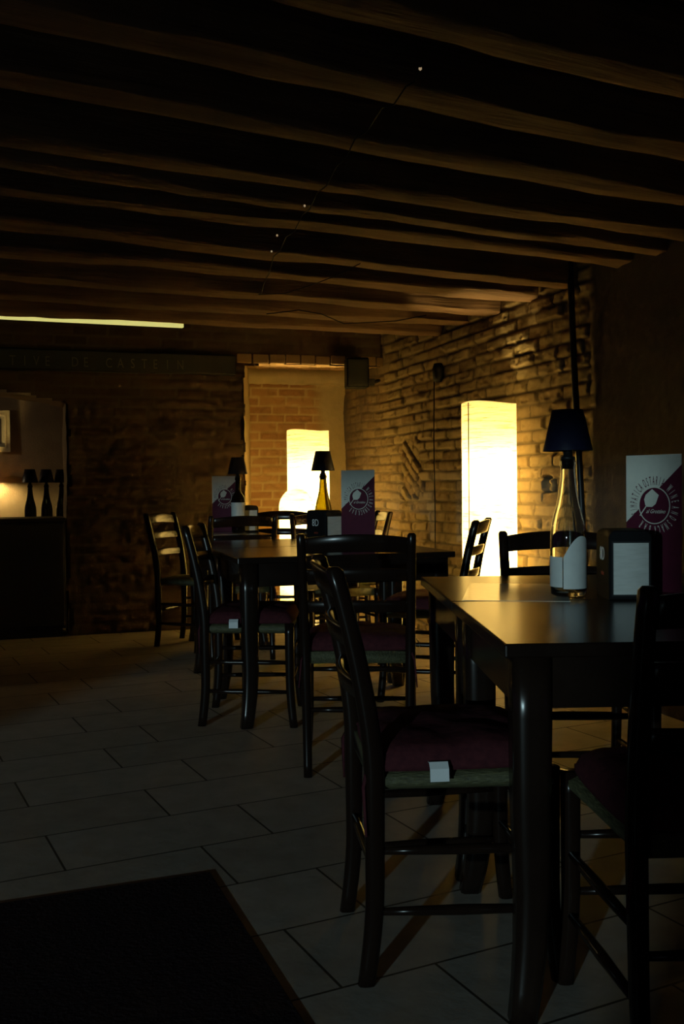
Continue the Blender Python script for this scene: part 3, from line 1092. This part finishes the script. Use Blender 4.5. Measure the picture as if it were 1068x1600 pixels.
def make_card(label):
    W, H = 0.185, 0.385
    t = thing('menu_card', label, 'menu card', group='two-tone folded menu cards')
    zl, zr = 0.193, 0.355      # where the diagonal meets the left and right edge
    mb = MB()
    poly_prism(mb, [(-W / 2, zl), (W / 2, zr), (W / 2, H), (-W / 2, H)], 0, 0.0015, 0)
    poly_prism(mb, [(-W / 2, 0), (W / 2, 0), (W / 2, zr), (-W / 2, zl)], 0, 0.0015, 1)
    front = mb.build('front_panel', ['cream_paper', 'maroon_paper'], t, smooth=False)
    # rear panel folds back from the right-hand edge
    mb = MB(); ang = math.radians(38)
    vs = []
    for k, off in ((0, 0.0), (1, 0.0)):
        pass
    ex = (-math.cos(ang), math.sin(ang)); nx = (-ex[1], ex[0])
    P = [(W / 2 + ex[0] * q, 0.0016 + ex[1] * q) for q in (0.0015, W)]
    Q = [(x - nx[0] * .0012 * -1, y - nx[1] * .0012 * -1) for x, y in P]
    vs = [(*P[0], 0), (*P[1], 0), (*Q[1], 0), (*Q[0], 0), (*P[0], H), (*P[1], H), (*Q[1], H), (*Q[0], H)]
    mb.add(vs, [(0, 1, 2, 3), (4, 7, 6, 5), (0, 4, 5, 1), (1, 5, 6, 2), (2, 6, 7, 3), (3, 7, 4, 0)])
    mb.build('rear_panel', 'maroon_paper', t, smooth=False)
    cx, cz, R = 0.004, 0.242, 0.050
    mb = MB()
    ring = [(cx + R * math.cos(a), cz + R * math.sin(a)) for a in np.linspace(0, 2 * PI, 48, endpoint=False)]
    poly_prism(mb, ring, -0.0006, -0.0001)
    mb.build('emblem_disc', 'maroon_paper', front, smooth=False)
    mb = MB()
    rs = [[(cx + r_ * math.cos(a), y, cz + r_ * math.sin(a)) for a in np.linspace(0, 2 * PI, 48, endpoint=False)] for r_, y in ((R, -0.0001), (R, -0.0012), (R + 0.0026, -0.0012), (R + 0.0026, -0.0001))]
    mb.rings(rs, cap=False)
    # tilted glass: bowl and stem
    a = math.radians(38)
    def gl(x, z):
        return (cx - 0.014 + x * math.cos(a) + z * math.sin(a), cz + 0.014 - x * math.sin(a) + z * math.cos(a))
    bowl = [gl(-.004, -.020), gl(.004, -.020), gl(.017, -.010), gl(.021, .004), gl(.014, .030), gl(-.014, .030), gl(-.021, .004), gl(-.017, -.010)]
    bowl = [(x, z) for x, z in bowl]
    poly_prism(mb, bowl, -0.0014, -0.0007)
    poly_prism(mb, [gl(-.0016, -.055), gl(.0016, -.055), gl(.0016, -.018), gl(-.0016, -.018)], -0.0013, -0.0007)
    mb.build('emblem', 'cream_paper', front, smooth=False)
    mb = MB()
    arc_text(mb, 'SIMPATICA', cx, cz, R + 0.008, 199, 131, 0.036, -0.0002)
    arc_text(mb, 'OSTARIA', cx, cz, R + 0.008, 118, 66, 0.036, -0.0002)
    mb.build('lettering', 'maroon_paper', front, smooth=False)
    mb = MB()
    arc_text(mb, 'WINE', cx, cz, R + 0.008, 44, 10, 0.034, -0.0002)
    arc_text(mb, 'AND', cx, cz, R + 0.008, -4, -30, 0.034, -0.0002)
    arc_text(mb, 'SNACK', cx, cz, R + 0.008, -44, -88, 0.034, -0.0002)
    arc_text(mb, 'BAR', cx, cz, R + 0.008, -103, -130, 0.034, -0.0002)
    text_bm(mb, 'al Grottino', 0.0165, lambda x, y, z: (cx + 0.004 + x, -0.0009 - z, cz - 0.022 + y), shear=0.5, sx=0.85)
    mb.build('lettering', 'cream_paper', front, smooth=False)
    return t


card = make_card('tall two-tone menu card behind the napkin dispenser on the nearest table')
card.location = (0.878, 2.80, 0.7501); card.rotation_euler = (0, 0, math.radians(-54))
dup(card, ((559 - 534) / 315., 4.93, 0.7501), math.radians(-27), 'dim two-tone menu card in mid-room beside the green bottle lamp')
dup(card, ((352 - 534) / 224., 6.86, 0.7501), math.radians(-18), 'small pale menu card on the farthest table against the dark brick wall')

# ------------------------------------------------------------------ napkin dispensers
def make_dispenser(label):
    t = thing('napkin_dispenser', label, 'napkin dispenser', group='black napkin dispensers')
    W, D, H = 0.112, 0.165, 0.182

    def section(y, g=0.0):
        r = []
        rad = 0.02
        r += [(-W / 2 + g, y, 0.0 + g), (W / 2 - g, y, 0.0 + g)]
        for k in range(7):
            a = PI / 2 * k / 6
            r.append((W / 2 - g - rad + rad * math.cos(a), y, H - g - rad + rad * math.sin(a)))
        for k in range(7):
            a = PI / 2 + PI / 2 * k / 6
            r.append((-W / 2 + g + rad + rad * math.cos(a), y, H - g - rad + rad * math.sin(a)))
        return r
    mb = MB(); mb.rings([section(0.0, 0.003), section(0.004), section(D - 0.004), section(D, 0.003)])
    body = mb.build('body', 'black_plastic', t, smooth=False)
    mb = MB()
    x0, x1, z0, z1 = -0.046, 0.046, 0.014, 0.150
    f = 0.004
    for (a, b_, c, d_) in ((x0 - f, x0, z0 - f, z1 + f), (x1, x1 + f, z0 - f, z1 + f), (x0, x1, z0 - f, z0), (x0, x1, z1, z1 + f)):
        mb.box(a, b_, -0.005, 0.001, c, d_)
    mb.build('window_frame', 'dark_metal', t, smooth=False)
    mb = MB()
    for k in range(3):
        mb.box(x0 + .0005, x1 - .0005, -0.003 + 0.0013 * k, -0.0022 + 0.0013 * k, z0 + .0005 + 0.022 * k, z1 - .0005)
    mb.build('napkins', 'napkin', t, smooth=False)
    # number printed on the long left side
    mb = MB()
    text_bm(mb, '8D', 0.052, lambda x, y, z: (-W / 2 - 0.0004 - z, D * 0.52 - x, 0.100 + y), sx=0.9)
    mb.build('number', 'white_print', body, smooth=False)
    mb = MB()
    text_bm(mb, 'wine', 0.020, lambda x, y, z: (-W / 2 - 0.0004 - z, D * 0.50 - x, 0.060 + y), sx=0.9, shear=0.4)
    mb.build('script', 'red_print', body, smooth=False)
    return t


nd = make_dispenser('black napkin dispenser with white napkins beside the clear bottle lamp')
nd.location = (0.752, 2.585, 0.7501); nd.rotation_euler = (0, 0, math.radians(-3))
dup(nd, (-0.042, 5.13, 0.7501), math.radians(38), 'black napkin dispenser in front of the green bottle lamp')
dup(nd, ((391 - 534) / F_PX * 6.70, 6.70, 0.7501), math.radians(20), 'tiny dark napkin dispenser on the farthest table beside the dark bottle')

# placemat
t_ang = ang1 + math.radians(-12)
mb = MB(); mb.box(-0.14, 0.14, 0, 0.46, 0, 0.0009)
o = mb.build('placemat', 'glossy_paper', smooth=False)
o.location = (0.452, 2.59, 0.7501); o.rotation_euler = (0, 0, t_ang)
tag(o, 'pale paper placemat on the nearest table, shining with lamp light', 'placemat')
mb = MB(); mb.box(-0.14, 0.14, 0, 0.34, 0, 0.0009)
o = mb.build('placemat', 'glossy_paper', smooth=False)
pc = Vector(T3) + Vector((U.x, U.y)) * 0.22 + Vector((V.x, V.y)) * 0.08
o.location = (pc.x, pc.y, 0.7501); o.rotation_euler = (0, 0, A)
tag(o, 'pale paper placemat on the farthest table behind the chair back', 'placemat')

# ------------------------------------------------------------------ door mat
P = [Vector((-0.3715, 2.69)), Vector((-0.143, 1.95))]
mat_o = MB()
mat_o.box(-1.7, 0, -1.9, 0, 0.0005, 0.004)
o = mat_o.build('door_mat', 'mat_fibre', smooth=False, bevel=0.001)
o.location = (-0.3715, 2.69, 0); o.rotation_euler = (0, 0, math.radians(20.5))
tag(o, 'large dark floor mat lying on the tiles at the lower left', 'mat')

# ------------------------------------------------------------------ arch: sideboard, lamps, picture, sconce
t = thing('sideboard', 'dark sideboard standing in the arch at the left edge', 'sideboard', bw(-1.42, -0.02), A)
Ws = 0.79
mb = MB(); mb.box(-Ws, Ws, 0, 0.46, 0.06, 0.825); mb.build('body', 'sideboard_wood', t, smooth=False, bevel=0.004)
mb = MB(); mb.box(-Ws - 0.005, Ws + 0.005, -0.012, 0.47, 0.8255, 0.852); mb.build('top', 'sideboard_wood', t, smooth=False, bevel=0.004)
mb = MB(); mb.box(-Ws + 0.03, Ws - 0.03, 0.02, 0.44, 0.0, 0.0595); mb.build('plinth', 'sideboard_wood', t, smooth=False)
for k in range(3):
    xa = -Ws + 0.012 + k * (2 * Ws / 3)
    mb = MB(); mb.box(xa, xa + 2 * Ws / 3 - 0.024, -0.018, -0.0005, 0.08, 0.81)
    dd = mb.build('door', 'sideboard_wood', t, smooth=False, bevel=0.004)
    mb = MB(); mb.lathe([(0, 0), (0.006, 0), (0.006, 0.012), (0.012, 0.018), (0.010, 0.026), (0, 0.028)], 14)
    kb = mb.build('knob', 'dark_metal', dd); kb.location = (xa + 0.06, -0.0182, 0.5); kb.rotation_euler = (PI / 2, 0, 0)

LC = Vector((-2.50, 8.38, 0))
t = thing('console_table', 'narrow dark console table behind the arch carrying the bottle lamps', 'table', LC - U * 0.35, A)
mb = MB(); mb.box(-0.85, 0.85, -0.16, 0.16, 0.69, 0.72); mb.build('top', 'sideboard_wood', t, smooth=False, bevel=0.003)
for sx in (-1, 1):
    for sy in (-1, 1):
        mb = MB(); mb.post([(sx * .80, sy * .12, 0, .018, .018), (sx * .80, sy * .12, .6895, .022, .022)], 8, 5)
        mb.build('leg', 'sideboard_wood', t)
for px, Y, lab in ((47.5, 8.30, 'leftmost of three bottle lamps seen through the arch'),
                   (73, 8.41, 'middle of three bottle lamps seen through the arch'),
                   (96.5, 8.50, 'rightmost of three bottle lamps seen through the arch')):
    bottle_lamp(lab, ((px - 534) / F_PX * Y, Y, 0.7201), 'dark_glass', labels=None)

# framed picture on the far wall of the arch room
pxr = (18 - 534) / F_PX
# point of the inner wall on that sight line
tt = (pxr * IW0.y - IW0.x) / (U.x - pxr * U.y)
pr = IW0 + U * tt - V * 0.028
t = thing('framed_picture', 'framed picture hanging on the lit wall behind the arch', 'picture', (pr.x, pr.y, 1.405), A)
Wp, Hp, fw = 0.46, 0.38, 0.045
mb = MB()
for k, (g, y) in enumerate(((0.0, -0.016), (0.018, -0.010), (0.032, -0.014))):
    g2 = (0.018, 0.032, fw)[k]
    for (x0, x1, z0, z1) in ((-Wp + g, -Wp + g2, g, Hp - g), (-g2, -g, g, Hp - g), (-Wp + g2, -g2, g, g2), (-Wp + g2, -g2, Hp - g2, Hp - g)):
        mb.box(x0, x1, y, 0.012, z0, z1)
mb.build('frame', 'picture_frame', t, smooth=False)
mb = MB(); mb.box(-Wp + fw, -fw, -0.002, 0.010, fw, Hp - fw); mb.build('mount', 'picture_mount', t, smooth=False)
mb = MB(); mb.box(-Wp + fw + .03, -fw - .03, -0.004, -0.0025, fw + .03, Hp - fw - .03); mb.build('print', 'picture_print', t, smooth=False)

# downlight added outside the view to brighten the tiles on the left
t = thing('added_downlight', 'small added downlight, out of view, brightening the open floor on the left', 'light', (-3.3, 4.9, 2.22))
mb = MB(); mb.lathe([(0.0, 0.075), (0.05, 0.075), (0.05, 0.0), (0.044, 0.0), (0.044, 0.06), (0.0, 0.06)], 24); mb.build('housing', 'dark_metal', t)
ld2 = bpy.data.lights.new('floor_fill_spot', 'SPOT')
ld2.energy = FLOOR_FILL_W; ld2.color = (1.0, 0.86, 0.60); ld2.spot_size = math.radians(75); ld2.spot_blend = 0.8; ld2.shadow_soft_size = 0.03
lo = bpy.data.objects.new('floor_fill_spot', ld2); COL.objects.link(lo); lo.parent = t
lo.location = (0, 0, 0.03); lo.rotation_euler = (Vector((1.5, 0.4, -2.2))).to_track_quat('-Z', 'Y').to_euler()

# pendant added outside the view to brighten the room beyond the arch
t = thing('arch_fill_lamp', 'small added pendant, out of view, brightening the room beyond the arch', 'lamp', (-4.15, 8.2, 1.72))
mb = MB(); mb.tube([(0, 0, 0.14), (0, 0, 0.4), (0, 0, 0.575)], 0.004); mb.build('cord', 'black_plastic', t)
mb = MB(); mb.lathe([(0.10, 0.0), (0.03, 0.13), (0.0, 0.14), (0.0, 0.135), (0.028, 0.125), (0.098, 0.0), (0.10, 0.0)], 24); mb.build('shade', 'dark_metal', t)
ld3 = bpy.data.lights.new('arch_fill_glow', 'POINT')
ld3.energy = ARCH_FILL_W; ld3.color = (1.0, 0.76, 0.42); ld3.shadow_soft_size = 0.03
lo = bpy.data.objects.new('arch_fill_glow', ld3); COL.objects.link(lo); lo.parent = t; lo.location = (0, 0, -0.01)

# wall sconce just at the edge of the view: a shade over a warm bulb
px_s = (-16 - 534) / F_PX
tt = (px_s * IW0.y - IW0.x) / (U.x - px_s * U.y)
ps = IW0 + U * tt
t = thing('wall_sconce', 'warm wall lamp at the left edge behind the arch', 'lamp', (ps.x, ps.y, 1.10), A)
mb = MB(); mb.box(-0.03, 0.03, -0.035, -0.012, -0.05, 0.05); mb.tube([(0, -0.03, 0), (0, -0.10, 0), (0, -0.12, 0.02)], 0.006); mb.build('bracket', 'dark_metal', t, smooth=False)
mb = MB(); mb.lathe([(0.075, 0.035), (0.050, 0.16), (0.048, 0.16), (0.073, 0.035)], 28, c=(0, -0.13)); mb.build('shade', 'sconce_shade', t)
mb = MB(); rb = 0.022
mb.lathe([(0.0005, -rb)] + [(rb * math.sin(q), -rb * math.cos(q)) for q in np.linspace(0.4, PI - 0.4, 6)] + [(0.0005, rb)], 10, c=(0, -0.13))
o = mb.build('bulb', 'sconce_glow', t); o.location = (0, 0, 0.06)
